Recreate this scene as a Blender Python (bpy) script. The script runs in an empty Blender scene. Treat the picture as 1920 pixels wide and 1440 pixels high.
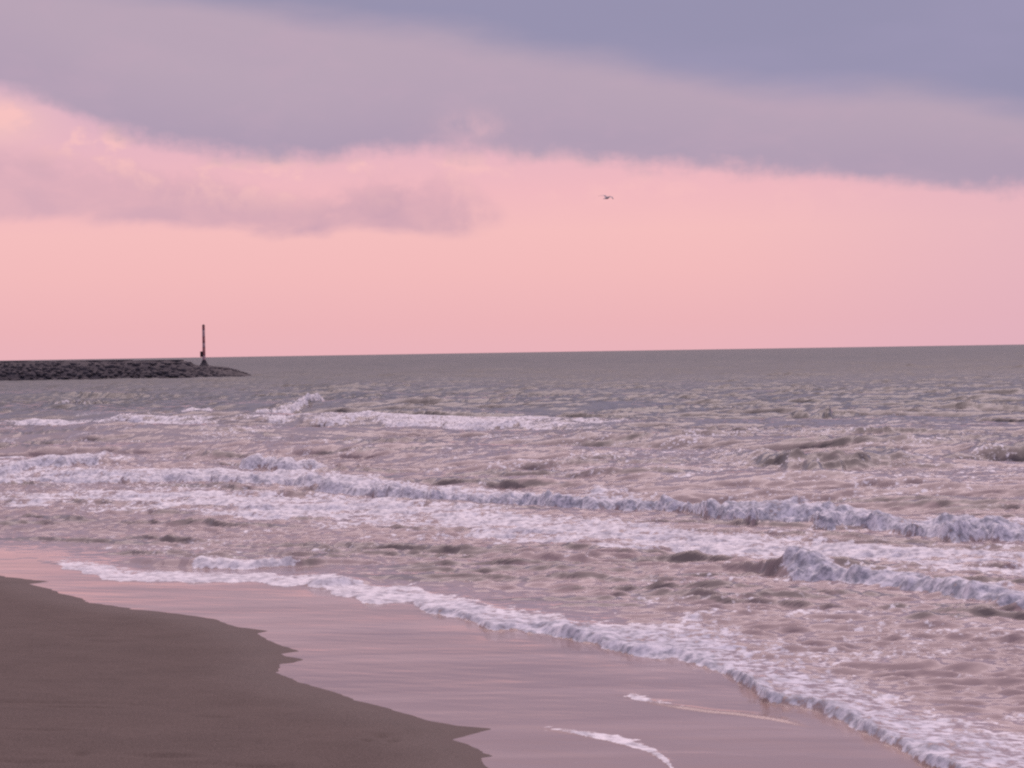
import bpy, bmesh, math, random
import numpy as np
from mathutils import Matrix, Vector, noise as mnoise

random.seed(7)
scene = bpy.context.scene
COL = scene.collection

# ------------------------------------------------------------------ camera
FPX = 3850.0                      # focal length in pixels of the 1920 px wide photograph
CAM_H = 3.5
PITCH, ROLL = math.radians(0.885), math.radians(-0.90)
cam_d = bpy.data.cameras.new('camera')
cam = bpy.data.objects.new('camera', cam_d)
COL.objects.link(cam)
cam_d.sensor_fit = 'HORIZONTAL'
cam_d.sensor_width = 36.0
cam_d.lens = FPX * 36.0 / 1920.0
cam_d.clip_start = 0.1
cam_d.clip_end = 60000.0
CAMROT = Matrix.Rotation(math.pi / 2 - PITCH, 3, 'X') @ Matrix.Rotation(ROLL, 3, 'Z')
cam.matrix_world = Matrix.Translation((0, 0, CAM_H)) @ CAMROT.to_4x4()
scene.camera = cam


def ray(px, py):
    return (CAMROT @ Vector((px - 960.0, 720.0 - py, -FPX))).normalized()


def ground(px, py, z=0.0):
    d = ray(px, py)
    k = (z - CAM_H) / d.z
    return d.x * k, d.y * k


def lin(r, g, b):
    f = lambda c: (c / 255) / 12.92 if c / 255 <= 0.04045 else ((c / 255 + 0.055) / 1.055) ** 2.4
    return (f(r), f(g), f(b), 1.0)


# ------------------------------------------------------------------ node helper
class NT:
    def __init__(self, tree):
        self.t = tree
        self.n = tree.nodes
        self.l = tree.links

    def _in(self, sock, v):
        if isinstance(v, bpy.types.NodeSocket):
            self.l.new(v, sock)
        elif v is not None:
            sock.default_value = v

    def math(self, op, a, b=None, c=None, clamp=False):
        n = self.n.new('ShaderNodeMath')
        n.operation = op
        n.use_clamp = clamp
        for i, v in enumerate((a, b, c)):
            self._in(n.inputs[i], v)
        return n.outputs[0]

    def add(self, a, b): return self.math('ADD', a, b)
    def sub(self, a, b): return self.math('SUBTRACT', a, b)
    def mul(self, a, b): return self.math('MULTIPLY', a, b)

    def smooth(self, x, lo, hi):
        n = self.n.new('ShaderNodeMapRange')
        n.interpolation_type = 'SMOOTHSTEP'
        self._in(n.inputs['Value'], x)
        self._in(n.inputs['From Min'], lo)
        self._in(n.inputs['From Max'], hi)
        return n.outputs['Result']

    def xyz(self, x, y, z):
        n = self.n.new('ShaderNodeCombineXYZ')
        for i, v in enumerate((x, y, z)):
            self._in(n.inputs[i], v)
        return n.outputs[0]

    def sep(self, v):
        n = self.n.new('ShaderNodeSeparateXYZ')
        self._in(n.inputs[0], v)
        return n.outputs

    def noise(self, vec, scale, detail=4, rough=0.5, dist=0.0):
        n = self.n.new('ShaderNodeTexNoise')
        self._in(n.inputs['Vector'], vec)
        n.inputs['Scale'].default_value = scale
        n.inputs['Detail'].default_value = detail
        n.inputs['Roughness'].default_value = rough
        n.inputs['Distortion'].default_value = dist
        return n.outputs

    def mix(self, f, a, b):
        n = self.n.new('ShaderNodeMix')
        n.data_type = 'RGBA'
        self._in(n.inputs[0], f)
        self._in(n.inputs[6], a)
        self._in(n.inputs[7], b)
        return n.outputs[2]

    def curve(self, fac, pts):
        n = self.n.new('ShaderNodeFloatCurve')
        self._in(n.inputs['Value'], fac)
        c = n.mapping.curves[0]
        c.points[0].location = pts[0]
        c.points[1].location = pts[-1]
        for p in pts[1:-1]:
            c.points.new(*p)
        n.mapping.update()
        return n.outputs[0]

    def ramp(self, fac, stops):
        n = self.n.new('ShaderNodeValToRGB')
        self._in(n.inputs[0], fac)
        e = n.color_ramp.elements
        e[0].position, e[0].color = stops[0]
        e[1].position, e[1].color = stops[-1]
        for p, c in stops[1:-1]:
            k = e.new(p)
            k.color = c
        return n.outputs[0]

    def vmath(self, op, a, b=None, scale=None):
        n = self.n.new('ShaderNodeVectorMath')
        n.operation = op
        self._in(n.inputs[0], a)
        if b is not None:
            self._in(n.inputs[1], b)
        if scale is not None:
            self._in(n.inputs['Scale'], scale)
        return n.outputs[0]


# ------------------------------------------------------------------ world: dusk sky with cloud layers
SUN_EL, SUN_AZ = math.radians(58.0), math.radians(14.0)   # azimuth from +Y, negative = left
world = bpy.data.worlds.new('World')
scene.world = world
world.use_nodes = True
W = NT(world.node_tree)
for n in list(W.n):
    W.n.remove(n)
tc = W.n.new('ShaderNodeTexCoord')
dx, dy, dz = W.sep(tc.outputs['Generated'])
az = W.math('ARCTAN2', dx, dy)
el = W.math('ARCSINE', dz)
U = W.mul(az, 180 / math.pi)            # degrees
V = W.mul(el, 180 / math.pi)
DEG = 180 / math.pi / FPX               # degrees per photograph pixel
nv = W.xyz(W.mul(U, 0.30), W.mul(V, 1.0), 0.0)
n1 = W.noise(nv, 0.9, 5, 0.55)[0]
n2 = W.noise(W.xyz(W.mul(U, 0.16), W.mul(V, 0.55), 3.7), 0.55, 4, 0.5)[0]
n3 = W.noise(W.xyz(W.mul(U, 0.9), W.mul(V, 0.8), 9.1), 1.6, 5, 0.6)[0]
w1 = W.sub(n1, 0.5)
w2 = W.sub(n2, 0.5)
w3 = W.sub(n3, 0.5)
# azimuth normalised: -20 .. +20 degrees -> 0 .. 1
un = W.math('MULTIPLY_ADD', U, 1 / 40.0, 0.5, clamp=True)


def edge(pts):
    """photograph points (px, py) of a cloud edge -> curve of elevation (deg) over azimuth"""
    out = []
    for px, py in pts:
        d = ray(px, py)
        a = math.degrees(math.atan2(d.x, d.y)) / 40.0 + 0.5
        e = math.degrees(math.asin(d.z)) / 14.0
        out.append((a, e))
    out = [(0.0, out[0][1])] + out + [(1.0, out[-1][1])]
    return W.mul(W.curve(un, out), 14.0)


e_main = edge([(-60, 160), (60, 190), (200, 248), (320, 282), (450, 302), (580, 308), (690, 292), (810, 284),
               (930, 292), (1050, 300), (1200, 314), (1400, 326), (1650, 344), (1980, 362)])
e_dark = edge([(-60, -30), (250, 0), (550, 42), (800, 78), (1000, 110), (1150, 132), (1300, 168), (1450, 180),
               (1700, 186), (1980, 232)])
e_lo_t = edge([(-60, 275), (200, 312), (400, 338), (560, 375), (700, 345), (830, 340), (930, 385), (980, 440), (1980, 455)])
e_lo_b = edge([(-60, 412), (300, 416), (560, 434), (700, 434), (840, 442), (920, 420), (980, 400), (1980, 400)])

# cloudless band near the horizon: pink to peach, duller towards the right
band = W.ramp(W.math('DIVIDE', V, 8.0, clamp=True), [
    (0.0, lin(237, 182, 190)), (0.10, lin(240, 183, 188)), (0.28, lin(246, 189, 190)), (0.42, lin(248, 192, 192)),
    (0.56, lin(244, 187, 194)), (1.0, lin(214, 176, 200))])
rightness = W.smooth(U, 4.0, 16.0)
leftness = W.smooth(U, 12.0, -12.0)
band = W.mix(W.mul(rightness, 0.55), band, lin(222, 178, 196))
glow_u = W.math('DIVIDE', W.add(U, 14.3), 1.6)
glow_v = W.math('DIVIDE', W.sub(V, 6.5), 0.7)
glow = W.math('EXPONENT', W.mul(-1.0, W.add(W.mul(glow_u, glow_u), W.mul(glow_v, glow_v))))
band = W.mix(W.mul(glow, 0.55), band, lin(255, 205, 190))
# low bank on the left
n4 = W.noise(W.xyz(W.mul(U, 0.55), W.mul(V, 1.1), 5.5), 1.05, 4, 0.5, 0.25)[0]
w4 = W.sub(n4, 0.5)
lo_top = W.smooth(W.add(W.sub(e_lo_t, V), W.add(W.mul(w3, 1.1), W.mul(w4, 1.5))), -0.5, 0.6)
lo_bot = W.smooth(W.add(W.sub(V, e_lo_b), W.mul(w4, 0.7)), -0.22, 0.22)
lo = W.mul(W.mul(lo_top, lo_bot), W.math('MULTIPLY_ADD', w4, 1.3, 0.82, clamp=True))
lo = W.mul(lo, W.smooth(W.add(U, W.mul(W.add(w3, w4), 5.0)), 2.2, -3.0))
lo_col = W.mix(W.smooth(U, -14.0, -3.0), lin(217, 173, 187), lin(207, 165, 182))
sky1 = W.mix(W.mul(lo, 0.95), band, lo_col)
# bright billows just under the deck, strongest at left
bil = W.mul(W.smooth(W.add(W.mul(w3, 0.5), W.mul(w4, 0.9)), -0.03, 0.16), W.smooth(W.sub(e_main, V), 1.9, 0.2))
sky1 = W.mix(W.mul(bil, W.math('MULTIPLY_ADD', leftness, 0.75, 0.10)), sky1, lin(254, 198, 195))
# wisps above the low bank, lit from below
# main grey-mauve deck
mm = W.smooth(W.add(W.sub(V, e_main), W.add(W.mul(w1, 0.85), W.add(W.mul(w3, 0.7), W.mul(w4, 0.7)))), -0.26, 0.5)
deck = W.mix(W.smooth(W.sub(V, e_main), 0.1, 2.6), lin(174, 155, 179), lin(188, 167, 184))
deck = W.mix(W.math('MULTIPLY_ADD', w2, 2.2, 0.45, clamp=True), deck, lin(184, 163, 183))
# one paler break in the deck
bk_u = W.math('DIVIDE', W.add(U, 0.95), 0.9)
bk_v = W.math('DIVIDE', W.sub(V, 6.25), 0.42)
brk = W.math('EXPONENT', W.mul(-1.0, W.add(W.mul(bk_u, bk_u), W.mul(bk_v, bk_v))))
deck = W.mix(W.mul(brk, W.math('MULTIPLY_ADD', w3, 2.5, 0.55, clamp=True)), deck, lin(214, 176, 190))
deck = W.mix(W.mul(W.smooth(w4, -0.05, 0.25), 0.22), deck, lin(198, 168, 188))
sky2 = W.mix(mm, sky1, deck)
# higher blue-grey layer
md = W.smooth(W.add(W.sub(V, e_dark), W.add(W.mul(w1, 0.8), W.mul(w2, 0.6))), -0.35, 0.85)
dark = W.mix(W.smooth(U, -12.0, 13.0), lin(150, 144, 170), lin(160, 152, 184))
dark = W.mix(W.smooth(w2, -0.12, 0.2), lin(151, 146, 176), dark)
sky3 = W.mix(md, sky2, dark)
# overhead the layer goes on, paler lavender with soft streaks
over = W.mix(W.math('MULTIPLY_ADD', w2, 2.0, 0.5, clamp=True), lin(214, 196, 216), lin(238, 216, 228))
sky4 = W.mix(W.smooth(V, 10.0, 34.0), sky3, over)
sky4 = W.mix(W.smooth(V, 0.0, -0.6), sky4, lin(150, 130, 140))
# away from the lit side of the sky the low band turns cool
away = W.math('ABSOLUTE', U)
sky4 = W.mix(W.mul(W.smooth(away, 45.0, 135.0), W.smooth(V, 80.0, 25.0)), sky4, lin(118, 120, 160))
bg_cloud = W.n.new('ShaderNodeBackground')
W._in(bg_cloud.inputs[0], sky4)
bg_cloud.inputs[1].default_value = 1.0
nish = W.n.new('ShaderNodeTexSky')
nish.sky_type = 'NISHITA'
nish.sun_disc = False
nish.sun_elevation = SUN_EL
nish.sun_rotation = SUN_AZ
nish.dust_density = 3.0
bg_sky = W.n.new('ShaderNodeBackground')
W._in(bg_sky.inputs[0], nish.outputs[0])
bg_sky.inputs[1].default_value = 0.05
wmix = W.n.new('ShaderNodeMixShader')
wmix.inputs[0].default_value = 0.96     # almost complete cloud cover
W.l.new(bg_sky.outputs[0], wmix.inputs[1])
W.l.new(bg_cloud.outputs[0], wmix.inputs[2])
wo = W.n.new('ShaderNodeOutputWorld')
W.l.new(wmix.outputs[0], wo.inputs[0])

# ------------------------------------------------------------------ sun, veiled by cloud
sd = bpy.data.lights.new('sun', 'SUN')
sd.energy = 1.35
sd.angle = math.radians(70)
sd.color = (1.0, 0.74, 0.72)
sun = bpy.data.objects.new('sun', sd)
COL.objects.link(sun)
sv = Vector((math.sin(SUN_AZ) * math.cos(SUN_EL), math.cos(SUN_AZ) * math.cos(SUN_EL), math.sin(SUN_EL)))
sun.rotation_euler = sv.to_track_quat('Z', 'Y').to_euler()

scene.view_settings.view_transform = 'Standard'
scene.view_settings.look = 'None'
scene.view_settings.exposure = 0.0
scene.view_settings.gamma = 1.0
scene.view_settings.use_curve_mapping = False
scene.cycles.filter_width = 2.3
scene.cycles.max_bounces = 4
scene.cycles.use_denoising = False      # keep the fine grain of a phone picture


# ------------------------------------------------------------------ numpy tools
def tile_noise(N, L, lo, hi, seed, direction=None, spread=2.0, slope=2.0):
    """periodic band-limited random field, unit rms; wavelengths lo..hi metres, tile L metres"""
    rng = np.random.default_rng(seed)
    k = np.fft.fftfreq(N, L / N) * 2 * np.pi
    KX, KY = np.meshgrid(k, k, indexing='ij')
    K = np.hypot(KX, KY)
    K[0, 0] = 1e-6
    lam = 2 * np.pi / K
    band = np.exp(-(lo / lam) ** 4) * np.exp(-(lam / hi) ** 4)
    A = band * K ** (-slope)
    if direction is not None:
        c = (KX * direction[0] + KY * direction[1]) / K
        A = A * (np.abs(c) ** spread + 0.02)
    ph = rng.normal(size=(N, N)) + 1j * rng.normal(size=(N, N))
    F = A * ph
    F[0, 0] = 0
    h = np.fft.ifft2(F)
    hr = np.real(h)
    s = hr.std()
    gx = np.real(np.fft.ifft2(1j * KX / K * F)) / s
    gy = np.real(np.fft.ifft2(1j * KY / K * F)) / s
    return hr / s, gx, gy, L


def samp(tile_arr, L, x, y):
    N = tile_arr.shape[0]
    fx = (x / L * N) % N
    fy = (y / L * N) % N
    ix = np.floor(fx).astype(np.int32)
    iy = np.floor(fy).astype(np.int32)
    tx, ty = fx - ix, fy - iy
    ix %= N
    iy %= N
    jx, jy = (ix + 1) % N, (iy + 1) % N
    tx = tx * tx * (3 - 2 * tx)
    ty = ty * ty * (3 - 2 * ty)
    a = tile_arr
    return (a[ix, iy] * (1 - tx) * (1 - ty) + a[jx, iy] * tx * (1 - ty) + a[ix, jy] * (1 - tx) * ty + a[jx, jy] * tx * ty)


def sstep(x, a, b):
    t = np.clip((x - a) / (b - a), 0, 1)
    return t * t * (3 - 2 * t)


# ------------------------------------------------------------------ shoreline and breakers, in metres on the ground
SHORE_PX = [(0, 1080), (40, 1085), (95, 1091), (50, 1095), (85, 1104), (110, 1113), (160, 1126), (250, 1142), (330, 1151), (400, 1161), (440, 1175),
            (498, 1183), (478, 1188), (500, 1203), (530, 1215), (556, 1221), (524, 1226), (530, 1230), (566, 1237),
            (528, 1248), (532, 1265), (552, 1279), (620, 1298), (700, 1322), (800, 1352), (850, 1362), (906, 1367), (842, 1387),
            (890, 1405), (926, 1418), (896, 1426), (922, 1446), (1000, 1510), (1060, 1580)]
SHORE = [(-160.0, 330.0), (-60.0, 118.0), (-22.0, 56.0), (-11.0, 37.0)] + [ground(*p) for p in SHORE_PX] + [(2.6, 11.0), (6.0, 2.0), (11.0, -8.0), (22.0, -40.0)]
SHORE = np.array(SHORE)


def shore_dist(x, y):
    """signed distance to the water's edge, positive on land (left / towards the viewer)"""
    best = np.full(x.shape, 1e9)
    sign = np.ones(x.shape)
    for (ax, ay), (bx, by) in zip(SHORE[:-1], SHORE[1:]):
        ex, ey = bx - ax, by - ay
        L2 = ex * ex + ey * ey
        t = np.clip(((x - ax) * ex + (y - ay) * ey) / L2, 0, 1)
        d2 = (x - ax - t * ex) ** 2 + (y - ay - t * ey) ** 2
        better = d2 < best
        best = np.where(better, d2, best)
    # inside test: crossing number with closed polygon (land side)
    poly = np.vstack([SHORE, [[-400, -40], [-400, 330]]])
    inside = np.zeros(x.shape, bool)
    j = len(poly) - 1
    for i in range(len(poly)):
        xi, yi = poly[i]
        xj, yj = poly[j]
        if yi != yj:
            c = ((yi > y) != (yj > y)) & (x < (xj - xi) * (y - yi) / (yj - yi) + xi)
            inside ^= c
        j = i
    return np.where(inside, 1, -1) * np.sqrt(best)


# (photo px of the wave foot, height m, foam 0-1, foam depth m)
BREAKERS = {
    'shore': dict(hs=0.55, front=0.20, back=1.0, wob=0.17, pts=[
        (-300, 1036, .01, 0, .2), (60, 1052, .02, .1, .4), (125, 1069, .03, .9, .7), (250, 1085, .04, 1, 1.0), (450, 1095, .05, 1, .9),
        (560, 1101, .05, 1, .8), (640, 1119, .06, 1, .9), (800, 1145, .09, 1, .8), (880, 1168, .13, .95, .8), (960, 1180, .16, .92, 1.0),
        (1060, 1194, .18, .92, .9), (1200, 1228, .18, .92, 1.0), (1320, 1256, .19, .86, 1.4), (1400, 1292, .19, .74, 2.9),
        (1440, 1320, .18, .72, 3.3), (1500, 1350, .18, .72, 3.3), (1620, 1378, .18, .74, 3.0), (1700, 1406, .18, .74, 3.0),
        (1800, 1444, .18, .76, 2.4), (1920, 1484, .17, .78, 2.0), (2200, 1560, .17, .8, 1.8), (2700, 1680, .17, .8, 1.8)]),
    'near': dict(hs=0.74, front=0.20, back=0.9, wob=0.10, pts=[
        (1230, 1080, .0, 0, .2), (1300, 1080, .08, 0, .2), (1350, 1080, .19, .1, .2), (1420, 1087, .22, .3, .2), (1465, 1096, .25, .35, .3), (1500, 1104, .30, 1, .55),
        (1600, 1112, .30, 1, .5), (1680, 1119, .22, 1, .45), (1760, 1132, .20, .9, .4), (1840, 1146, .22, .9, .45), (1920, 1158, .22, 1, .5),
        (2100, 1188, .2, 1, .5)]),
    'main': dict(hs=0.68, front=0.26, back=2.0, wob=0.22, pts=[
        (-300, 915, .2, .9, 8), (0, 913, .2, .95, 8), (200, 907, .28, .95, 6), (370, 907, .3, 1, 4.5), (500, 913, .26, .95, 5),
        (640, 922, .36, 1, 3.0), (740, 933, .4, 1, 2.4), (960, 941, .42, 1, 2.2), (1100, 953, .42, 1, 2.2), (1280, 961, .40, 1, 2.0),
        (1370, 983, .42, 1, 2.6), (1430, 986, .45, 1, 2.6), (1700, 999, .36, .95, 2.2), (1920, 1013, .32, .95, 2.1), (2200, 1036, .3, 1, 2)]),
    'left_lump': dict(hs=0.72, front=0.35, back=1.6, wob=0.2, pts=[
        (425, 876, .0, 0, .5), (452, 880, .5, 1, 2.0), (520, 881, .5, 1, 2.0), (590, 881, .36, .8, 1.2), (640, 882, .42, .3, .6),
        (700, 880, .34, .0, .3), (760, 878, .0, 0, .2)]),
    'left_edge': dict(hs=0.6, front=0.4, back=1.8, wob=0.2, pts=[
        (-250, 890, .4, .8, 2.5), (20, 886, .36, .7, 2.5), (60, 884, .42, 1, 2.6), (176, 882, .45, 1, 2.4), (192, 882, .2, .2, 1), (420, 882, .0, 0, .5)]),
    'far': dict(hs=0.45, front=0.5, back=2.2, wob=0.5, pts=[
        (-250, 792, .3, .6, 3), (15, 797, .2, .4, 2), (60, 799, .34, .95, 4), (200, 800, .36, 1, 5), (330, 800, .3, .9, 4), (430, 798, .2, .5, 3), (560, 796, .2, .5, 3),
        (640, 797, .26, .7, 4), (760, 800, .36, .8, 5), (900, 802, .36, .9, 5), (1040, 803, .34, .7, 4), (1180, 807, .34, .35, 2), (1260, 808, .3, .2, 1.5),
        (1350, 815, .36, .25, 1), (1450, 809, .32, .05, 1), (1600, 805, .15, 0, 1)]),
    'plumes': dict(hs=0.55, front=0.9, back=2.5, wob=0.6, pts=[
        (300, 776, .0, 0, 1), (350, 778, .4, .8, 2), (425, 781, .45, .7, 2), (480, 780, .85, .8, 3), (530, 778, .95, .9, 3), (580, 770, .7, .8, 3), (660, 762, .55, .6, 2.5),
        (760, 761, .3, .0, 1)]),
    'far_left': dict(front=0.9, back=2.5, wob=0.6, pts=[
        (70, 760, .0, 0, 1), (115, 760, .35, .6, 2), (175, 760, .35, .4, 2), (220, 759, .0, 0, 1)]),
    'swell_right': dict(front=1.5, back=2.6, wob=0.3, pts=[
        (1330, 874, .0, 0, .3), (1400, 878, .20, .0, .3), (1480, 884, .30, .0, .3), (1580, 886, .36, 0, .3), (1680, 879, .32, 0, .3), (1800, 872, .0, 0, .3)]),
    'swell_edge': dict(front=1.5, back=2.6, wob=0.3, pts=[
        (1760, 862, .0, 0, .3), (1850, 860, .34, .0, .3), (2000, 858, .4, .0, .3), (2200, 858, .3, .0, .3)]),
    'inner_left': dict(hs=0.7, front=0.28, back=0.8, wob=0.08, pts=[
        (200, 1056, .0, 0, .2), (260, 1060, .12, .1, .2), (330, 1063, .15, .1, .2), (375, 1065, .2, .8, .9), (450, 1068, .18, 1, 1.0), (540, 1065, .24, .8, .8),
        (580, 1062, .30, .05, .2), (630, 1060, .16, .0, .2), (720, 1060, .0, 0, .2)]),
    'inner_dark': dict(hs=0.75, front=0.22, back=0.6, wob=0.06, pts=[
        (560, 1100, .0, 0, .2), (590, 1101, .13, 0, .2), (640, 1101, .15, 0, .2), (700, 1098, .0, 0, .2)]),
    'inner_mid': dict(hs=0.6, front=0.35, back=1.0, wob=0.1, pts=[
        (880, 1050, .0, 0, .2), (960, 1052, .14, .1, .2), (1100, 1056, .2, .15, .3), (1180, 1054, .16, .05, .2), (1260, 1050, .0, 0, .2)]),
    'inner_low': dict(hs=0.7, front=0.3, back=0.8, wob=0.08, pts=[
        (990, 1098, .0, 0, .2), (1050, 1101, .13, 0, .2), (1110, 1100, .10, 0, .2), (1170, 1096, .0, 0, .2)]),
    'far_swell': dict(front=1.4, back=3.0, wob=0.5, pts=[
        (1440, 786, .0, 0, 1), (1520, 786, .36, .0, 1), (1600, 784, .3, 0, 1), (1680, 782, .0, 0, 1)]),
    'swash_line': dict(hs=0.7, front=0.06, back=0.16, wob=0.03, pts=[
        (1150, 1303, .0, 0, .1), (1190, 1312, .014, .8, .22), (1300, 1330, .018, .3, .1), (1400, 1345, .018, .2, .1), (1480, 1356, .02, .3, .1), (1540, 1368, .0, 0, .1)]),
    'swash_low': dict(front=0.05, back=0.4, wob=0.03, pts=[
        (990, 1362, .0, 0, .1), (1040, 1372, .008, .5, .05), (1120, 1385, .010, .9, .10), (1200, 1405, .010, .95, .12), (1235, 1422, .010, .9, .14), (1262, 1446, .010, .8, .12), (1300, 1500, .01, .6, .1), (1340, 1600, .01, .3, .1)]),
}
# old foam lying flat on the water: (px, py, half depth m, strength)
PATCHES = {
    'main': [(-300, 940, 4.5, .75), (0, 940, 4.5, .8), (200, 936, 4.6, .88), (400, 942, 5.2, .95), (700, 962, 4.8, .95), (900, 985, 4.6, .95), (1150, 1003, 4.3, .98),
             (1400, 1025, 4.0, .95), (1650, 1040, 3.6, 1.0), (1920, 1052, 3.2, 1.0), (2200, 1070, 3, .9)],
    'far': [(-200, 793, 3.5, .7), (20, 794, 3.0, .5), (70, 794, 4.5, 1.0), (300, 794, 4.5, 1.0), (420, 793, 3.5, .6), (640, 792, 4, .75), (760, 792, 5.5, .95), (950, 793, 5.5, .95), (1120, 796, 4, .7), (1250, 800, 2, .2), (1320, 802, 2, 0)],
    'white_streak': [(1280, 906, .1, 0), (1310, 908, 1.2, .95), (1400, 911, 1.5, 1), (1450, 908, 1.0, .85), (1500, 906, .2, 0)],
    'left_edge': [(-200, 868, 3, .5), (60, 866, 3, .9), (176, 864, 3, .9), (240, 875, 2.5, .5), (420, 886, 2, .3), (520, 895, 1, 0)],
    'shore': [(1250, 1225, .2, 0), (1400, 1245, 1.0, .5), (1560, 1275, 1.3, .55), (1700, 1320, 1.2, .5), (1920, 1400, 1.2, .5)],
}

rng = np.random.default_rng(3)
SEA_DIR = np.array((-0.72, -0.69))
T1 = tile_noise(512, 113.0, 3.2, 20.0, 11, np.array((-0.5, -0.866)), 8.0, 2.1)
T2 = tile_noise(768, 37.0, 0.30, 3.6, 12, np.array((-0.34, -0.94)), 8.0, 1.8)
T3 = tile_noise(512, 8.3, 0.10, 0.6, 13, np.array((-0.26, -0.966)), 5.0, 2.0)
NB = tile_noise(512, 31.0, 0.5, 6.0, 21, None, 0, 1.6)      # blobs
NF = tile_noise(512, 9.1, 0.10, 0.8, 22, None, 0, 1.5)      # froth lumps
NM = tile_noise(512, 12.7, 0.25, 2.2, 23, None, 0, 1.5)
NW = tile_noise(512, 61.0, 2.0, 18.0, 24, None, 0, 1.6)


def line_fn(pts):
    g = np.array([ground(p[0], p[1]) for p in pts])
    o = np.argsort(g[:, 0])
    return g[o, 0], g[o, 1], np.array(pts, float)[o, 2:]


WAVELETS = []
wr = random.Random(42)
while len(WAVELETS) < 210:
    py = 745 + 500 * wr.random() ** 1.25
    px = wr.uniform(-250, 2150)
    gx, gy = ground(px, py)
    sx_, sy_, _p = line_fn(BREAKERS['shore']['pts'])
    if (gy - np.interp(gx, sx_, sy_)) * 0.65 < 2.0:
        continue
    if gy < 25.0:
        continue
    sc = (gy / 40.0) ** 0.9
    WAVELETS.append((gx, gy, wr.uniform(0.8, 2.6) * sc, wr.uniform(0.035, 0.10) * sc, wr.uniform(0.12, 0.24) * sc, wr.uniform(-0.55, 0.0)))
SHORE_BX, SHORE_BY, _ = line_fn(BREAKERS['shore']['pts'])
FOAM_NAMES = []


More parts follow.
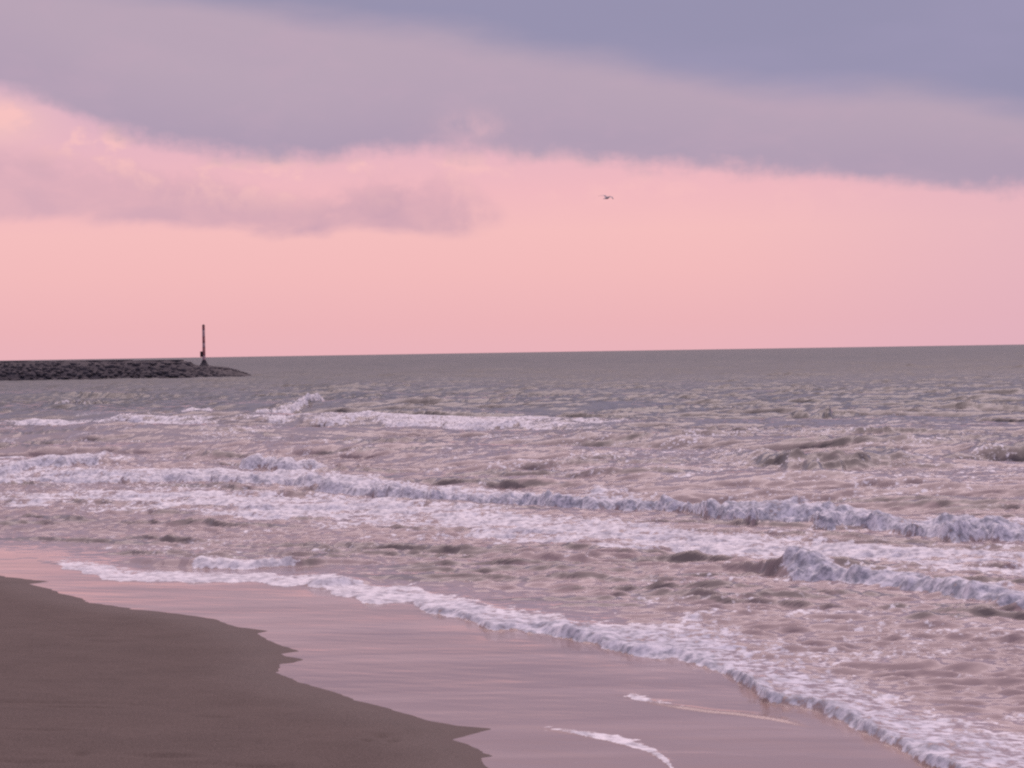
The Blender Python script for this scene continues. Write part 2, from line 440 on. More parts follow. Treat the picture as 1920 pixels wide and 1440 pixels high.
def sea_fields(x, y):
    """height, horizontal shift and foam cover of the sea at ground points"""
    D = np.hypot(x, y)
    # distance seaward of the shore break
    yb = np.interp(x, SHORE_BX, SHORE_BY)
    sea = (y - yb) * 0.65
    env1 = sstep(sea, 1.0, 40.0) * 0.85 + sstep(sea, 0.0, 6.0) * 0.15
    env2 = sstep(sea, 0.0, 5.0)
    film = 1 - sstep(sea, -0.6, 0.4)
    f3 = 1 - sstep(D, 60, 140)
    f2 = 1 - 0.5 * sstep(D, 200, 600)
    a1 = 0.20 * env1 * (1 - 0.45 * sstep(D, 150, 600))
    a2 = 0.066 * (0.38 * env2 + 0.62 * sstep(sea, 2, 28)) * f2
    a3 = (0.013 + 0.008 * (1 - sstep(sea, 5, 25))) * env2 * f3
    gust = 0.75 + 0.35 * np.clip(samp(NW[0], NW[3], x * 0.6, y * 0.6), -1.5, 1.5)
    a2 = a2 * np.minimum(gust, 0.72 + 0.6 * sstep(sea, 8, 30))
    z = a1 * samp(T1[0], T1[3], x, y) + a2 * samp(T2[0], T2[3], x, y) + a3 * samp(T3[0], T3[3], x, y)
    sx = -1.1 * a1 * samp(T1[1], T1[3], x, y) - 1.35 * a2 * samp(T2[1], T2[3], x, y)
    sy = -1.1 * a1 * samp(T1[2], T1[3], x, y) - 1.35 * a2 * samp(T2[2], T2[3], x, y)
    # ripples left on the sheet of swash
    z += film * 0.0014 * samp(T2[0], T2[3], x * 0.8, y * 0.8) + film * 0.0005 * samp(T3[0], T3[3], x, y)
    foam = np.zeros_like(x)
    fid = np.zeros(x.shape, np.int16)
    blob = samp(NB[0], NB[3], x, y)
    med = samp(NM[0], NM[3], x, y)
    froth = samp(NF[0], NF[3], x, y)
    lumps = np.zeros_like(x)
    front_shade = np.zeros_like(x)  # foamless wave fronts: greener water, plus shade put into the colour
    roller_shade = np.zeros_like(x)  # shade of the roller fronts, carried into the foam colour
    for bi, (name, b) in enumerate(BREAKERS.items()):
        lx, ly, par = line_fn(b['pts'])
        m = np.where((x > lx[0]) & (x < lx[-1]) & (y > ly.min() - 3) & (y < ly.max() + 14))
        if m[0].size == 0:
            continue
        X, Y = x[m], y[m]
        yl = np.interp(X, lx, ly)
        H = np.interp(X, lx, par[:, 0])
        F = np.interp(X, lx, par[:, 1])
        FD = np.interp(X, lx, par[:, 2])
        sl = np.interp(X, lx, np.gradient(ly, lx))
        cs = 1 / np.sqrt(1 + sl ** 2)
        wob = b['wob'] * (0.9 * samp(NB[0], NB[3], X, 0 * X + bi * 3.1) + 0.55 * samp(NM[0], NM[3], X, 0 * X + bi * 1.7) + 0.3 * med[m])
        q = (Y - yl) * np.maximum(cs, 0.45) + wob
        fw = b['front'] * (0.8 + 0.25 * np.clip(blob[m], -1, 1.5))
        rise = sstep(q, 0, fw)
        decay = np.exp(-np.clip(q - fw, 0, None) / b['back'])
        H = H * b.get('hs', 1.0)
        H = H * (0.9 + 0.15 * np.clip(samp(NM[0], NM[3], X * 0.6, Y * 0.25 + bi), -1.5, 1.8))
        prof = H * rise * decay * (1 + 0.22 * np.clip(blob[m], -1.6, 1.6))
        trough = -0.16 * H * 0.6 * np.exp(-((q + 0.25 * b['back']) / (0.5 * b['back'])) ** 2)
        if name.startswith('sw'):
            trough = trough * 0.3
        z[m] += prof + trough
        # foam on the tumbling front and behind it
        fr = sstep(q, -0.04, 0.06) * (1 - sstep(q, fw + FD * 0.7, fw + FD * 1.35 + 0.1))
        fo = np.minimum(F + 0.22 * sstep(F, 0.5, 0.7) * (1 - sstep(q, fw, fw + 0.35)), 1.0) * fr
        # patchier towards the back
        fo = fo * (1 - 0.35 * sstep(q, fw, fw + FD) * (0.5 - 0.5 * np.clip(med[m], -1, 1)))
        if not name.startswith('swash'):
            front_shade[m] = np.maximum(front_shade[m], (1 - sstep(fo, 0.1, 0.6)) * sstep(H, 0.08, 0.2) * sstep(q, 0, fw * 0.4) * (1 - sstep(q, fw * 1.1, fw * 1.8 + 0.1)))
        if name in ('main', 'near', 'shore', 'left_lump', 'left_edge'):
            far_end = sstep(X, -3.0, 1.0) if name == 'shore' else 0.35 + 0.65 * sstep(X, -6.0, 0.0)
            roller_shade[m] = np.maximum(roller_shade[m], far_end * sstep(fo, 0.2, 0.6) * (1 - sstep(q, fw + 0.35 * FD, fw + FD)))
        better = fo > foam[m]
        foam[m] = np.maximum(foam[m], fo)
        tmp = fid[m]
        tmp[better] = bi + 1
        fid[m] = tmp
        amp = np.clip(H, 0.0, 0.5) * sstep(fo, 0.45, 0.95) * (0.35 + 0.65 * (1 - sstep(q, fw, fw + FD)))
        lumps[m] = np.maximum(lumps[m], amp)
    # short steep wavelets scattered through the surf
    for (wx, wy, wl, wh, wf, sl) in WAVELETS:
        m = np.where((np.abs(x - wx) < wl * 2.4) & (np.abs(y - wy) < 4.5 * wf + 0.8 * wl + 1.0))
        if m[0].size == 0:
            continue
        X, Y = x[m] - wx, y[m] - wy
        q = (Y - sl * X + 0.25 * wl * np.sin(X / wl * 1.3) * 0.4) / np.sqrt(1 + sl * sl) + 0.35 * wf * med[m]
        taper = np.exp(-(X / wl) ** 2)
        prof = wh * taper * sstep(q, 0, wf) * np.exp(-np.clip(q - wf, 0, None) / (2.6 * wf))
        z[m] += prof
        front_shade[m] = np.maximum(front_shade[m], 0.9 * sstep(taper, 0.15, 0.6) * sstep(q, -0.1 * wf, 0.2 * wf) * (1 - sstep(q, wf * 0.9, wf * 1.5)))  # dark crest lines: shade painted on the wavelet fronts
    for pi, (name, pts) in enumerate(PATCHES.items()):
        lx, ly, par = line_fn(pts)
        m = np.where((x > lx[0]) & (x < lx[-1]) & (y > ly.min() - 8) & (y < ly.max() + 8))
        if m[0].size == 0:
            continue
        X, Y = x[m], y[m]
        yl = np.interp(X, lx, ly)
        hw = np.interp(X, lx, par[:, 0])
        S = np.interp(X, lx, par[:, 1])
        q = np.abs(Y - yl + 0.5 * blob[m]) / hw
        fo = 1.22 * S * (1 - sstep(q, 0.45, 1.15)) * (0.78 + 0.16 * np.clip(blob[m], -1.5, 1.5) + 0.12 * np.clip(med[m], -1.5, 1.5))
        fo = np.clip(fo, 0, 1.0)
        key = name
        bid = list(BREAKERS).index(key) + 1 if key in BREAKERS else 90
        better = fo > foam[m]
        foam[m] = np.maximum(foam[m], fo)
        tmp = fid[m]
        tmp[better] = bid
        fid[m] = tmp
    # thin scraps of foam in the surf zone
    surf = sstep(sea, 0.5, 4.0) * (1 - sstep(sea, 45, 75))
    scraps = surf * (0.30 + 0.17 * np.clip(samp(NW[0], NW[3], x, y * 0.8), -1.5, 1.5) + 0.14 * samp(NB[0], NB[3], x * 0.5, y * 1.1))
    foam = np.maximum(foam, np.clip(scraps - 0.03 + 0.06 * (1 - sstep(sea, 10, 30)) * surf, 0, 0.5))
    front_shade *= 1 - sstep(foam, 0.3, 0.7)
    bill = 0.55 * (np.sqrt(np.clip(med, -2, 2) ** 2 + 0.06) - 0.8) + 0.22 * (np.sqrt(np.clip(froth, -2, 2) ** 2 + 0.06) - 0.8)
    z += lumps * 0.5 * bill
    nearm = np.where((y < 60) & (x < 14))
    sdist = shore_dist(x[nearm], y[nearm])
    z[nearm] -= 0.08 * sstep(sdist, 0.25, 0.9)
    return z, sx, sy, foam, fid, sea, front_shade, roller_shade


# ------------------------------------------------------------------ mesh builder
def grid_mesh(name, X, Y, Z, mats, attrs=None, faces_mask=None, normals=None):
    R, C = X.shape
    idx = np.arange(R * C, dtype=np.int32).reshape(R, C)
    f = np.stack([idx[:-1, :-1], idx[:-1, 1:], idx[1:, 1:], idx[1:, :-1]], -1).reshape(-1, 4)
    if faces_mask is not None:
        f = f[faces_mask]
    used = np.unique(f)
    remap = np.full(R * C, -1, np.int32)
    remap[used] = np.arange(used.size, dtype=np.int32)
    f = remap[f]
    co = np.stack([X.ravel()[used], Y.ravel()[used], Z.ravel()[used]], -1).astype(np.float32)
    me = bpy.data.meshes.new(name)
    me.vertices.add(len(co))
    me.vertices.foreach_set('co', co.ravel())
    me.loops.add(f.size)
    me.loops.foreach_set('vertex_index', f.ravel())
    me.polygons.add(len(f))
    me.polygons.foreach_set('loop_start', np.arange(0, f.size, 4, dtype=np.int32))
    me.polygons.foreach_set('use_smooth', np.ones(len(f), bool))
    me.update(calc_edges=True)
    for k, v in (attrs or {}).items():
        a = me.attributes.new(k, 'FLOAT', 'POINT')
        a.data.foreach_set('value', v.ravel()[used].astype(np.float32))
    if normals is not None:
        me.normals_split_custom_set_from_vertices(normals.reshape(-1, 3)[used].tolist())
    for m in mats:
        me.materials.append(m)
    o = bpy.data.objects.new(name, me)
    COL.objects.link(o)
    return o


def mat(name):
    m = bpy.data.materials.new(name)
    m.use_nodes = True
    t = NT(m.node_tree)
    b = m.node_tree.nodes['Principled BSDF']
    return m, t, b


# ------------------------------------------------------------------ water + foam material
def water_material():
    m, t, b = mat('turbid_sea_water')
    geo = t.n.new('ShaderNodeNewGeometry')
    P = geo.outputs['Position']
    px, py, pz = t.sep(P)
    at = t.n.new('ShaderNodeAttribute'); at.attribute_name = 'foam'
    foam = at.outputs['Fac']
    as_ = t.n.new('ShaderNodeAttribute'); as_.attribute_name = 'seaward'
    sea = as_.outputs['Fac']
    # foam cover broken up into cells and streaks
    pv = t.xyz(t.mul(px, 1.0), t.mul(py, 0.8), t.mul(pz, 1.0))
    fa = t.noise(pv, 3.2, 6, 0.62, 0.6)[0]
    fd = t.noise(P, 9.0, 4, 0.6)[0]
    fb = t.noise(t.xyz(t.mul(px, 0.35), t.mul(py, 0.6), 0.0), 1.5, 5, 0.6, 0.8)[0]
    br = t.add(t.add(t.mul(t.sub(fa, 0.5), 0.9), t.mul(t.sub(fb, 0.5), 0.7)), t.mul(t.sub(fd, 0.5), 1.3))
    cover = t.smooth(t.add(t.mul(foam, 0.76), t.mul(br, t.math('MULTIPLY_ADD', foam, -0.15, 1.0))), 0.40, 0.62)
    # water body: sandy inshore, grey-green offshore
    off = t.smooth(sea, 8.0, 75.0)
    inn = t.smooth(sea, -0.3, 1.2)
    body = t.mix(off, t.mix(inn, (0.345, 0.238, 0.212, 1), (0.36, 0.276, 0.275, 1)), (0.095, 0.092, 0.086, 1))
    fs = t.noise(t.xyz(t.mul(px, 0.22), t.mul(py, 1.4), 2.2), 1.0, 5, 0.6)[0]
    body = t.mix(t.mul(t.sub(1.0, inn), t.smooth(fs, 0.42, 0.68)), body, (0.47, 0.34, 0.305, 1))
    body = t.mix(t.smooth(sea, 100.0, 500.0), body, (0.045, 0.050, 0.050, 1))
    ac = t.n.new('ShaderNodeAttribute'); ac.attribute_name = 'front_shade'
    streak = t.noise(t.xyz(t.mul(px, 0.10), t.mul(py, 0.22), 1.3), 1.0, 4, 0.55)[0]
    body = t.mix(t.mul(t.smooth(streak, 0.42, 0.7), 0.5), body, t.mix(off, t.mix(inn, (0.42, 0.31, 0.27, 1), (0.50, 0.385, 0.375, 1)), (0.125, 0.118, 0.11, 1)))
    body = t.mix(t.mul(ac.outputs['Fac'], 0.7), body, (0.10, 0.10, 0.09, 1))  # grey-green water tone with the shade of the fronts painted in
    fc = t.mix(t.smooth(t.add(t.mul(fa, 0.5), t.mul(fd, 0.5)), 0.38, 0.60), (0.50, 0.49, 0.53, 1), (0.95, 0.93, 0.95, 1))
    ah = t.n.new('ShaderNodeAttribute'); ah.attribute_name = 'roller_shade'
    fg = t.mix(t.smooth(t.add(t.mul(fa, 0.4), t.mul(fd, 0.6)), 0.38, 0.62), (0.32, 0.335, 0.385, 1), (0.84, 0.83, 0.89, 1))
    fc = t.mix(ah.outputs['Fac'], fc, fg)  # painted shade: darker bluish foam on roller faces turned to the viewer
    colr = t.mix(cover, body, fc)
    t._in(b.inputs['Base Color'], colr)
    rough_w = t.add(0.11, t.mul(t.smooth(sea, 20.0, 200.0), 0.3))
    rough = t.add(t.mul(cover, 0.5), rough_w)
    t._in(b.inputs['Roughness'], rough)
    b.inputs['IOR'].default_value = 1.34
    t._in(b.inputs['Specular IOR Level'], t.math('MULTIPLY_ADD', cover, -0.38, 0.5))
    # fine ripples, as a random tilt of the normal
    r1 = t.noise(t.xyz(t.mul(px, 1.0), t.mul(py, 1.25), pz), 7.0, 3, 0.6)[1]
    r2 = t.noise(t.xyz(t.mul(px, 1.0), t.mul(py, 1.25), pz), 1.4, 3, 0.55)[1]
    half = (0.5, 0.5, 0.5)
    k1 = t.mul(t.smooth(sea, -0.5, 3.0), 0.18)
    k2 = t.add(t.mul(t.smooth(sea, 15.0, 120.0), 0.75), t.mul(t.smooth(sea, 120.0, 700.0), 0.35))
    k1 = t.add(t.add(k1, 0.012), t.mul(cover, 1.3))
    v = t.vmath('ADD', t.vmath('SCALE', t.vmath('SUBTRACT', r1, half), scale=k1), t.vmath('SCALE', t.vmath('SUBTRACT', r2, half), scale=k2))
    r3 = t.noise(t.xyz(t.mul(px, 0.35), t.mul(py, 1.0), 4.0), 1.6, 3, 0.5)[1]
    v = t.vmath('ADD', v, t.vmath('SCALE', t.vmath('SUBTRACT', r3, half), scale=0.07))
    r4 = t.noise(t.xyz(t.mul(px, 0.045), t.mul(py, 0.022), 7.0), 1.0, 4, 0.6)[1]
    v = t.vmath('ADD', v, t.vmath('SCALE', t.vmath('SUBTRACT', r4, half), scale=t.mul(t.smooth(sea, 90.0, 260.0), 0.85)))
    v = t.vmath('MULTIPLY', v, (1.0, 1.0, 0.0))
    nn = t.vmath('NORMALIZE', t.vmath('ADD', geo.outputs['Normal'], v))
    t._in(b.inputs['Normal'], nn)
    return m


M_WATER = water_material()

# sea grid: fan of rows, closer together near the shore
rows = [7.0]
while rows[-1] < 15.0:
    rows.append(rows[-1] + 0.12)
while rows[-1] < 36.0:
    rows.append(rows[-1] + 0.035 + 0.0011 * (rows[-1] - 15))
while rows[-1] < 500.0:
    rows.append(rows[-1] + 0.060 * (rows[-1] / 36.0) ** 1.25)
while rows[-1] < 3000.0:
    rows.append(rows[-1] + 1.8 * (rows[-1] / 500.0) ** 1.5)
while rows[-1] < 30000.0:
    rows.append(rows[-1] * 1.12)
rows = np.array(rows)
tin = np.linspace(-0.30, 0.30, 640)
tout = 0.30 + (np.linspace(0, 1, 45)[1:] ** 1.6) * 1.6
tt = np.concatenate([-tout[::-1], tin, tout])
Yg = np.repeat(rows[:, None], len(tt), 1)
Xg = Yg * tt[None, :]
Zs, SX, SY, FOAM, FID, SEA, FRONT_SHADE, ROLLER_SHADE = sea_fields(Xg, Yg)
XS, YS = Xg + SX, Yg + SY
print('sea grid', Xg.shape, Xg.size * 2)


def vertex_normals(X, Y, Z):
    P = np.stack([X, Y, Z], -1)
    du = np.gradient(P, axis=1)
    dv = np.gradient(P, axis=0)
    n = np.cross(du, dv)
    n /= np.linalg.norm(n, axis=-1, keepdims=True) + 1e-12
    return n


NS = vertex_normals(XS, YS, Zs)
ff = 0.25 * (FOAM[:-1, :-1] + FOAM[1:, :-1] + FOAM[:-1, 1:] + FOAM[1:, 1:]).ravel()
fi = FID[:-1, :-1].ravel()
is_foam = ff > 0.55
names = list(BREAKERS)
FOAM_OBJ = {
    'shore': ('shore_foam', 'grey-white foam belt of the shore break along the wet sand'),
    'near': ('breaker_foam', 'short foaming roller at the right edge, nearest the shore break'),
    'main': ('breaker_foam', 'long lavender-white foam band of the main breaker across the whole sea'),
    'left_lump': ('breaker_foam', 'rounded white foam lump with green wave face beside it, left of middle'),
    'left_edge': ('breaker_foam', 'pale foam of the breaker at the left edge behind the long band'),
    'far': ('breaker_foam', 'thin distant foam line running below the stone jetty'),
    'plumes': ('breaker_foam', 'leaping white crests farthest out, just right of the jetty'),
    'inner_left': ('breaker_foam', 'small foaming ripple close to the beach at left'),
    'swash_low': ('swash_foam', 'thin white foam thread on the swash at the bottom'),
}
taken = np.zeros(is_foam.shape, bool)
attrs = {'foam': FOAM, 'seaward': SEA, 'front_shade': FRONT_SHADE, 'roller_shade': ROLLER_SHADE}
for key, (nm, lab) in FOAM_OBJ.items():
    msk = is_foam & (fi == names.index(key) + 1)
    if msk.sum() < 4:
        continue
    taken |= msk
    o = grid_mesh(nm, XS, YS, Zs, [M_WATER], attrs, msk, NS)
    o['kind'] = 'stuff'
    o['label'] = lab
    o['category'] = 'sea foam'
sea_o = grid_mesh('sea', XS, YS, Zs, [M_WATER], attrs, ~taken, NS)
sea_o['kind'] = 'structure'
sea_o['label'] = 'choppy grey-pink sea reaching to the horizon'
sea_o['category'] = 'sea'


# ------------------------------------------------------------------ beach
def sand_material():
    m, t, b = mat('damp_sand')
    geo = t.n.new('ShaderNodeNewGeometry')
    P = geo.outputs['Position']
    at = t.n.new('ShaderNodeAttribute'); at.attribute_name = 'shore'
    s = at.outputs['Fac']
    g = t.noise(P, 70.0, 5, 0.75)[0]
    p = t.noise(P, 1.3, 5, 0.6)[0]
    c = t.mix(t.smooth(p, 0.3, 0.7), (0.080, 0.058, 0.049, 1), (0.100, 0.073, 0.062, 1))
    c = t.mix(t.mul(t.smooth(g, 0.40, 0.66), 0.6), c, (0.22, 0.168, 0.15, 1))
    c = t.mix(t.smooth(s, 0.30, 0.0), c, (0.115, 0.083, 0.072, 1))
    t._in(b.inputs['Base Color'], c)
    t._in(b.inputs['Roughness'], t.add(t.mul(t.smooth(s, 0.0, 1.2), 0.2), 0.62))
    t._in(b.inputs['Specular IOR Level'], 0.22)
    bp = t.n.new('ShaderNodeBump')
    bp.inputs['Strength'].default_value = 0.35
    bp.inputs['Distance'].default_value = 0.004
    t._in(bp.inputs['Height'], t.noise(P, 90.0, 4, 0.65)[0])
    t.l.new(bp.outputs[0], b.inputs['Normal'])
    return m


ys = np.concatenate([np.linspace(-40, 12, 60)[:-1], np.linspace(12, 40, 720)[:-1], np.linspace(40, 335, 120)])
us = np.concatenate([np.linspace(-60, -9.5, 70)[:-1], np.linspace(-9.5, 3.5, 420)[:-1], np.linspace(3.5, 24, 60)])
Xb, Yb = np.meshgrid(us, ys)
# beyond the near beach the strip follows the coast to the left
Xb = Xb - np.clip(Yb - 40, 0, None) * 0.5
SD = shore_dist(Xb, Yb)
sp = np.clip(SD, 0, None)
SP = np.minimum(sp, 25)
Zb = np.where(SD > 0, 0.022 * SP + 0.006 * SP ** 2, 0.06 * np.maximum(SD, -6))
Zb += 0.0015 - 0.0015 * sstep(-SD, 0, .2)
land = sstep(SD, 0.05, 1.0)
Zb += land * (0.010 * samp(NW[0], NW[3], Xb, Yb) + 0.006 * samp(NB[0], NB[3], Xb, Yb) + 0.0022 * samp(NM[0], NM[3], Xb, Yb) + 0.0012 * samp(NF[0], NF[3], Xb, Yb))
# shallow runnels and scuffs
for (px, py, rx, ry, d) in [(40, 1309, .9, .09, .014), (120, 1317, .5, .06, .014), (715, 1352, .07, .10, .02), (735, 1360, .06, .08, .02), (690, 1362, .05, .07, .018),
                            (160, 1180, .3, .12, .014), (200, 1190, .2, .10, .012), (310, 1410, .25, .07, .02), (540, 1415, .05, .12, .018), (60, 1370, .5, .06, .012),
                            (480, 1420, .3, .05, .012), (150, 1412, .06, .09, .018), (400, 1325, .25, .05, .008), (20, 1432, .4, .06, .014)]:
    gx, gy = ground(px, py, 0.15)
    Zb -= 1.6 * d * np.exp(-((Xb - gx) / rx) ** 2 - ((Yb - gy) / ry) ** 2)
beach = grid_mesh('sand', Xb, Yb, Zb, [sand_material()], {'shore': SD})
beach['kind'] = 'structure'
beach['label'] = 'smooth damp brown sand of the beach'
beach['category'] = 'sand'


# ------------------------------------------------------------------ helpers for things
def link_mesh(name, bm, m, parent=None, smooth=False):
    me = bpy.data.meshes.new(name)
    bm.to_mesh(me)
    bm.free()
    if smooth:
        for p in me.polygons:
            p.use_smooth = True
    me.materials.append(m)
    o = bpy.data.objects.new(name, me)
    COL.objects.link(o)
    o.parent = parent
    return o


def thing(name, label, cat, loc):
    o = bpy.data.objects.new(name, None)
    o.empty_display_size = 0.3
    o.location = loc
    o['label'] = label
    o['category'] = cat
    COL.objects.link(o)
    return o


def rock_material(name, c1, c2):
    m, t, b = mat(name)
    geo = t.n.new('ShaderNodeNewGeometry')
    n = t.noise(geo.outputs['Position'], 0.9, 5, 0.65)[0]
    c = t.mix(t.smooth(n, 0.35, 0.65), c1, c2)
    t._in(b.inputs['Base Color'], c)
    b.inputs['Roughness'].default_value = 0.7
    b.inputs['Specular IOR Level'].default_value = 0.3
    bp = t.n.new('ShaderNodeBump')
    bp.inputs['Strength'].default_value = 0.6
    bp.inputs['Distance'].default_value = 0.1
    t._in(bp.inputs['Height'], t.noise(geo.outputs['Position'], 3.0, 5, 0.65)[0])
    t.l.new(bp.outputs[0], b.inputs['Normal'])
    return m


M_ROCK = rock_material('dark_wet_rock', (0.098, 0.085, 0.090, 1), (0.122, 0.107, 0.112, 1))
M_CONC = rock_material('weathered_concrete', (0.060, 0.053, 0.058, 1), (0.10, 0.088, 0.094, 1))

# ------------------------------------------------------------------ jetty
JY = 347.0                     # centre line of the jetty, metres out
PXM = JY / FPX                 # metres per photograph pixel there


def jx(px):
    return (px - 960) * PXM


jetty = thing('stone_jetty', 'long low dark rubble stone jetty on the horizon at left', 'jetty', (jx(200), JY, 0))
J0 = jx(-420)
PROFILE = [(jx(-420), 3.45), (jx(0), 3.40), (jx(200), 3.30), (jx(350), 3.10), (jx(358), 2.5), (jx(372), 2.1), (jx(400), 2.05), (jx(425), 1.75),
           (jx(445), 1.3), (jx(462), 0.8), (jx(474), 0.25), (jx(484), -0.5)]
pxs, phs = np.array([p[0] for p in PROFILE]), np.array([p[1] for p in PROFILE])


def jh(x):
    return float(np.interp(x, pxs, phs))


def local(v, o):
    return Vector(v) - Vector(o.location)


bm = bmesh.new()
nx = 220
prev = None
for i in range(nx):
    x = J0 + (jx(482) - J0) * i / (nx - 1)
    h = jh(x) - 0.18
    ring = []
    for off, hh in ((-6.5, -1.2), (-4.4, h * 0.35), (-2.6, h * 0.8), (-1.5, h), (1.5, h), (2.6, h * 0.8), (4.4, h * 0.35), (6.5, -1.2)):
        sc = min(1.0, 0.35 + (jx(482) - x) / 9.0)
        r = mnoise.noise(Vector((x * 0.7, off, 1.0))) * 0.25
        ring.append(bm.verts.new(local((x, JY + off * sc, hh + r), jetty)))
    if prev:
        for a in range(len(ring) - 1):
            bm.faces.new((prev[a], ring[a], ring[a + 1], prev[a + 1]))
    prev = ring
bmesh.ops.recalc_face_normals(bm, faces=bm.faces)
link_mesh('rubble_core', bm, M_ROCK, jetty)

# armour stones: hundreds of interlocking blocks, too small to pick apart in the photo
ico = bmesh.new()
bmesh.ops.create_icosphere(ico, subdivisions=2, radius=1.0)
ico_v = [v.co.copy() for v in ico.verts]
ico_f = [[v.index for v in f.verts] for f in ico.faces]
ico.free()
V_, F_ = [], []
rr = random.Random(5)
n_st = 2200
for i in range(n_st):
    x = J0 + (jx(478) - J0) * rr.random()
    h = jh(x)
    side = rr.random()
    off = -6.3 + 8.5 * side if rr.random() < 0.8 else rr.uniform(2.0, 6.3)
    sc = min(1.0, 0.35 + (jx(482) - x) / 9.0)
    a = abs(off)
    top = h * (1.0 if a < 1.6 else max(0.0, 1 - (a - 1.6) / 4.6))
    s = rr.uniform(0.30, 0.62) * (1.0 if x < jx(420) else 0.7)
    if x < jx(352):
        topz = min(top, h - 0.4) - 0.5 * s
    else:
        topz = top - 0.8 * s
    c = Vector((x, JY + off * sc, topz)) - Vector(jetty.location)
    rot = Matrix.Rotation(rr.uniform(0, 6.28), 3, 'Z') @ Matrix.Rotation(rr.uniform(-.6, .6), 3, 'X')
    dim = Vector((s * rr.uniform(.8, 1.5), s * rr.uniform(.7, 1.1), s * rr.uniform(.55, .85)))
    base = len(V_)
    ofs = Vector((rr.uniform(-50, 50), rr.uniform(-50, 50), 0))
    for v in ico_v:
        # blocky: push towards a rounded box
        k = max(abs(v.x), abs(v.y), abs(v.z))
        q = v * (0.55 + 0.45 / max(k, 0.5) * 0.75) * (1 + 0.22 * mnoise.noise(v * 1.3 + ofs))
        q = rot @ Vector((q.x * dim.x, q.y * dim.y, q.z * dim.z))
        V_.append(c + q)
    F_ += [[base + k for k in f] for f in ico_f]
me = bpy.data.meshes.new('armour_stones')
me.from_pydata([tuple(v) for v in V_], [], F_)
me.materials.append(M_ROCK)
arm = bpy.data.objects.new('armour_stones', me)
arm.parent = jetty
arm['kind'] = 'stuff'
COL.objects.link(arm)


def box(bm, c, d, bev=0.0):
    r = bmesh.ops.create_cube(bm, size=1.0)
    for v in r['verts']:
        v.co = Vector((v.co.x * d[0], v.co.y * d[1], v.co.z * d[2])) + Vector(c)
    if bev:
        es = list({e for v in r['verts'] for e in v.link_edges})
        bmesh.ops.bevel(bm, geom=es, offset=bev, segments=2, affect='EDGES')


# concrete crown wall along the top, cast in bays
x = J0
bay = 8.6
while x < jx(350) - 1:
    x2 = min(x + bay, jx(352))
    h = jh((x + x2) / 2)
    bm = bmesh.new()
    box(bm, local(((x + x2) / 2, JY, h - 0.55 + 0.09 * rr.uniform(-1, 0.6)), jetty), (x2 - x - 0.06, 3.0, 1.1), 0.06)
    link_mesh('crown_wall_bay', bm, M_CONC, jetty)
    x = x2

# ------------------------------------------------------------------ beacon mast at the jetty head
MX = jx(383.5)
mast = thing('beacon_mast', 'thin tall reddish beacon mast standing on the jetty head', 'beacon', (MX, JY, 1.85))


def lathe(bm, prof, seg=20, c=(0, 0, 0)):
    prev = None
    for r, z in prof:
        ring = [bm.verts.new((c[0] + r * math.cos(2 * math.pi * k / seg), c[1] + r * math.sin(2 * math.pi * k / seg), c[2] + z)) for k in range(seg)]
        if prev:
            for k in range(seg):
                bm.faces.new((prev[k], prev[(k + 1) % seg], ring[(k + 1) % seg], ring[k]))
        else:
            bm.faces.new(ring[::-1])
        prev = ring
    bm.faces.new(prev)


def paint_material(name, c):
    m, t, b = mat(name)
    geo = t.n.new('ShaderNodeNewGeometry')
    n = t.noise(geo.outputs['Position'], 2.5, 4, 0.6)[0]
    t._in(b.inputs['Base Color'], t.mix(t.smooth(n, 0.4, 0.75), c, (c[0] * .7, c[1] * .75, c[2] * .8, 1)))
    b.inputs['Roughness'].default_value = 0.6
    return m


M_RED = paint_material('faded_red_paint', (0.42, 0.14, 0.14, 1))
M_PALE = paint_material('faded_pale_red_paint', (0.60, 0.36, 0.36, 1))
M_DARK = paint_material('dark_steel', (0.055, 0.03, 0.033, 1))
bm = bmesh.new()
lathe(bm, [(0.95, 0.0), (0.80, 0.25), (0.48, 0.7), (0.34, 1.1), (0.28, 1.2)], 12)
link_mesh('plinth', bm, M_CONC, mast, False)
for (z0, z1, r, m) in [(1.15, 1.95, .26, M_PALE), (1.95, 3.3, .25, M_RED), (3.3, 4.1, .245, M_PALE), (4.1, 5.1, .24, M_RED), (5.1, 6.3, .235, M_PALE), (6.3, 6.95, .23, M_RED)]:
    bm = bmesh.new()
    lathe(bm, [(r * 1.08, z0), (r, z0 + 0.05), (r, z1 - 0.002)], 20)
    link_mesh('pole_section', bm, m, mast, True)
bm = bmesh.new()
lathe(bm, [(.23, 6.95), (.27, 6.98), (.27, 7.02), (.15, 7.03), (.15, 7.14), (.05, 7.18)], 16)
link_mesh('lantern', bm, M_DARK, mast, True)
bm = bmesh.new()
box(bm, (-0.40, -0.05, 2.15), (0.42, 0.45, 0.95), 0.05)
link_mesh('equipment_box', bm, M_DARK, mast)

# ------------------------------------------------------------------ gull
BD = 125.0
br_ = ray(1138, 371)
kb = BD / br_.y
bloc = Vector((br_.x * kb, BD, CAM_H + br_.z * kb))
bm = bmesh.new()


def loft(bm, rings):
    prev = None
    for ring in rings:
        vs = [bm.verts.new(p) for p in ring]
        if prev:
            n = len(vs)
            for k in range(n):
                bm.faces.new((prev[k], prev[(k + 1) % n], vs[(k + 1) % n], vs[k]))
        else:
            bm.faces.new(vs[::-1])
        prev = vs
    bm.faces.new(prev)


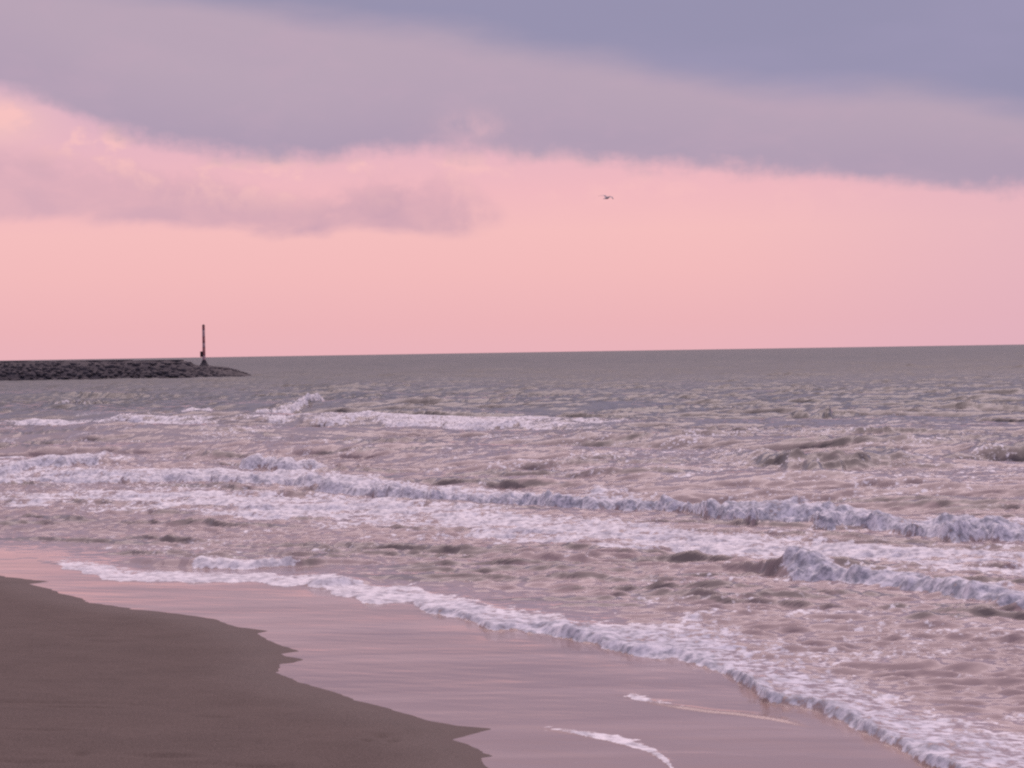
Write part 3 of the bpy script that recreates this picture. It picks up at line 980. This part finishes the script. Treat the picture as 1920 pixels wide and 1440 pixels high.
# body along +X (beak) to -X (tail)
body = [(-.30, .008, .06, .0), (-.24, .014, .055, .0), (-.16, .035, .045, 0), (-.06, .065, .062, 0), (.05, .078, .07, 0), (.13, .062, .058, .005),
        (.18, .042, .044, .018), (.22, .042, .042, .024), (.26, .036, .036, .024), (.285, .018, .018, .018), (.33, .010, .008, .010), (.345, .003, .003, .006)]
loft(bm, [[(x, wy * math.cos(a), z0 + hz * math.sin(a)) for a in [2 * math.pi * k / 14 for k in range(14)]] for (x, hz, wy, z0) in
          [(b[0], b[1], b[2], b[3]) for b in body]])
for sgn in (1, -1):
    # span y, leading x, trailing x, height, thickness
    st = [(.02, .11, -.08, .02, .028), (.12, .13, -.07, .055, .024), (.26, .15, -.04, .10, .018), (.36, .13, -.05, .10, .014), (.50, .05, -.10, .075, .010), (.60, -.02, -.13, .04, .007), (.67, -.10, -.15, .01, .003)]
    rings = []
    for (y, lx_, tx_, z, th) in st:
        mid = (lx_ * .65 + tx_ * .35)
        rings.append([(lx_, sgn * y, z - .2 * th), (mid, sgn * y, z + th), (tx_, sgn * y, z), (mid, sgn * y, z - th * .6)])
    if sgn < 0:
        rings = [r[::-1] for r in rings]
    loft(bm, rings)
bmesh.ops.recalc_face_normals(bm, faces=bm.faces)
gm, gt, gb = mat('gull_plumage')
geo = gt.n.new('ShaderNodeTexCoord')
gx_, gy_, gz_ = gt.sep(geo.outputs['Object'])
tip = gt.smooth(gt.math('ABSOLUTE', gy_), 0.50, 0.60)
gt._in(gb.inputs['Base Color'], gt.mix(tip, (0.50, 0.44, 0.45, 1), (0.10, 0.10, 0.10, 1)))
gb.inputs['Roughness'].default_value = 0.8
gull = link_mesh('gull', bm, gm, None, True)
rm = gull.modifiers.new('remesh', 'REMESH')
rm.mode = 'VOXEL'
rm.voxel_size = 0.008
rm.use_smooth_shade = True
gull.location = bloc
gull.rotation_euler = (math.radians(12), math.radians(-14), math.radians(40))
gull.scale = (1.0, 1.0, 1.0)
gull['label'] = 'small grey gull gliding low over the sea under the cloud bank'
gull['category'] = 'bird'
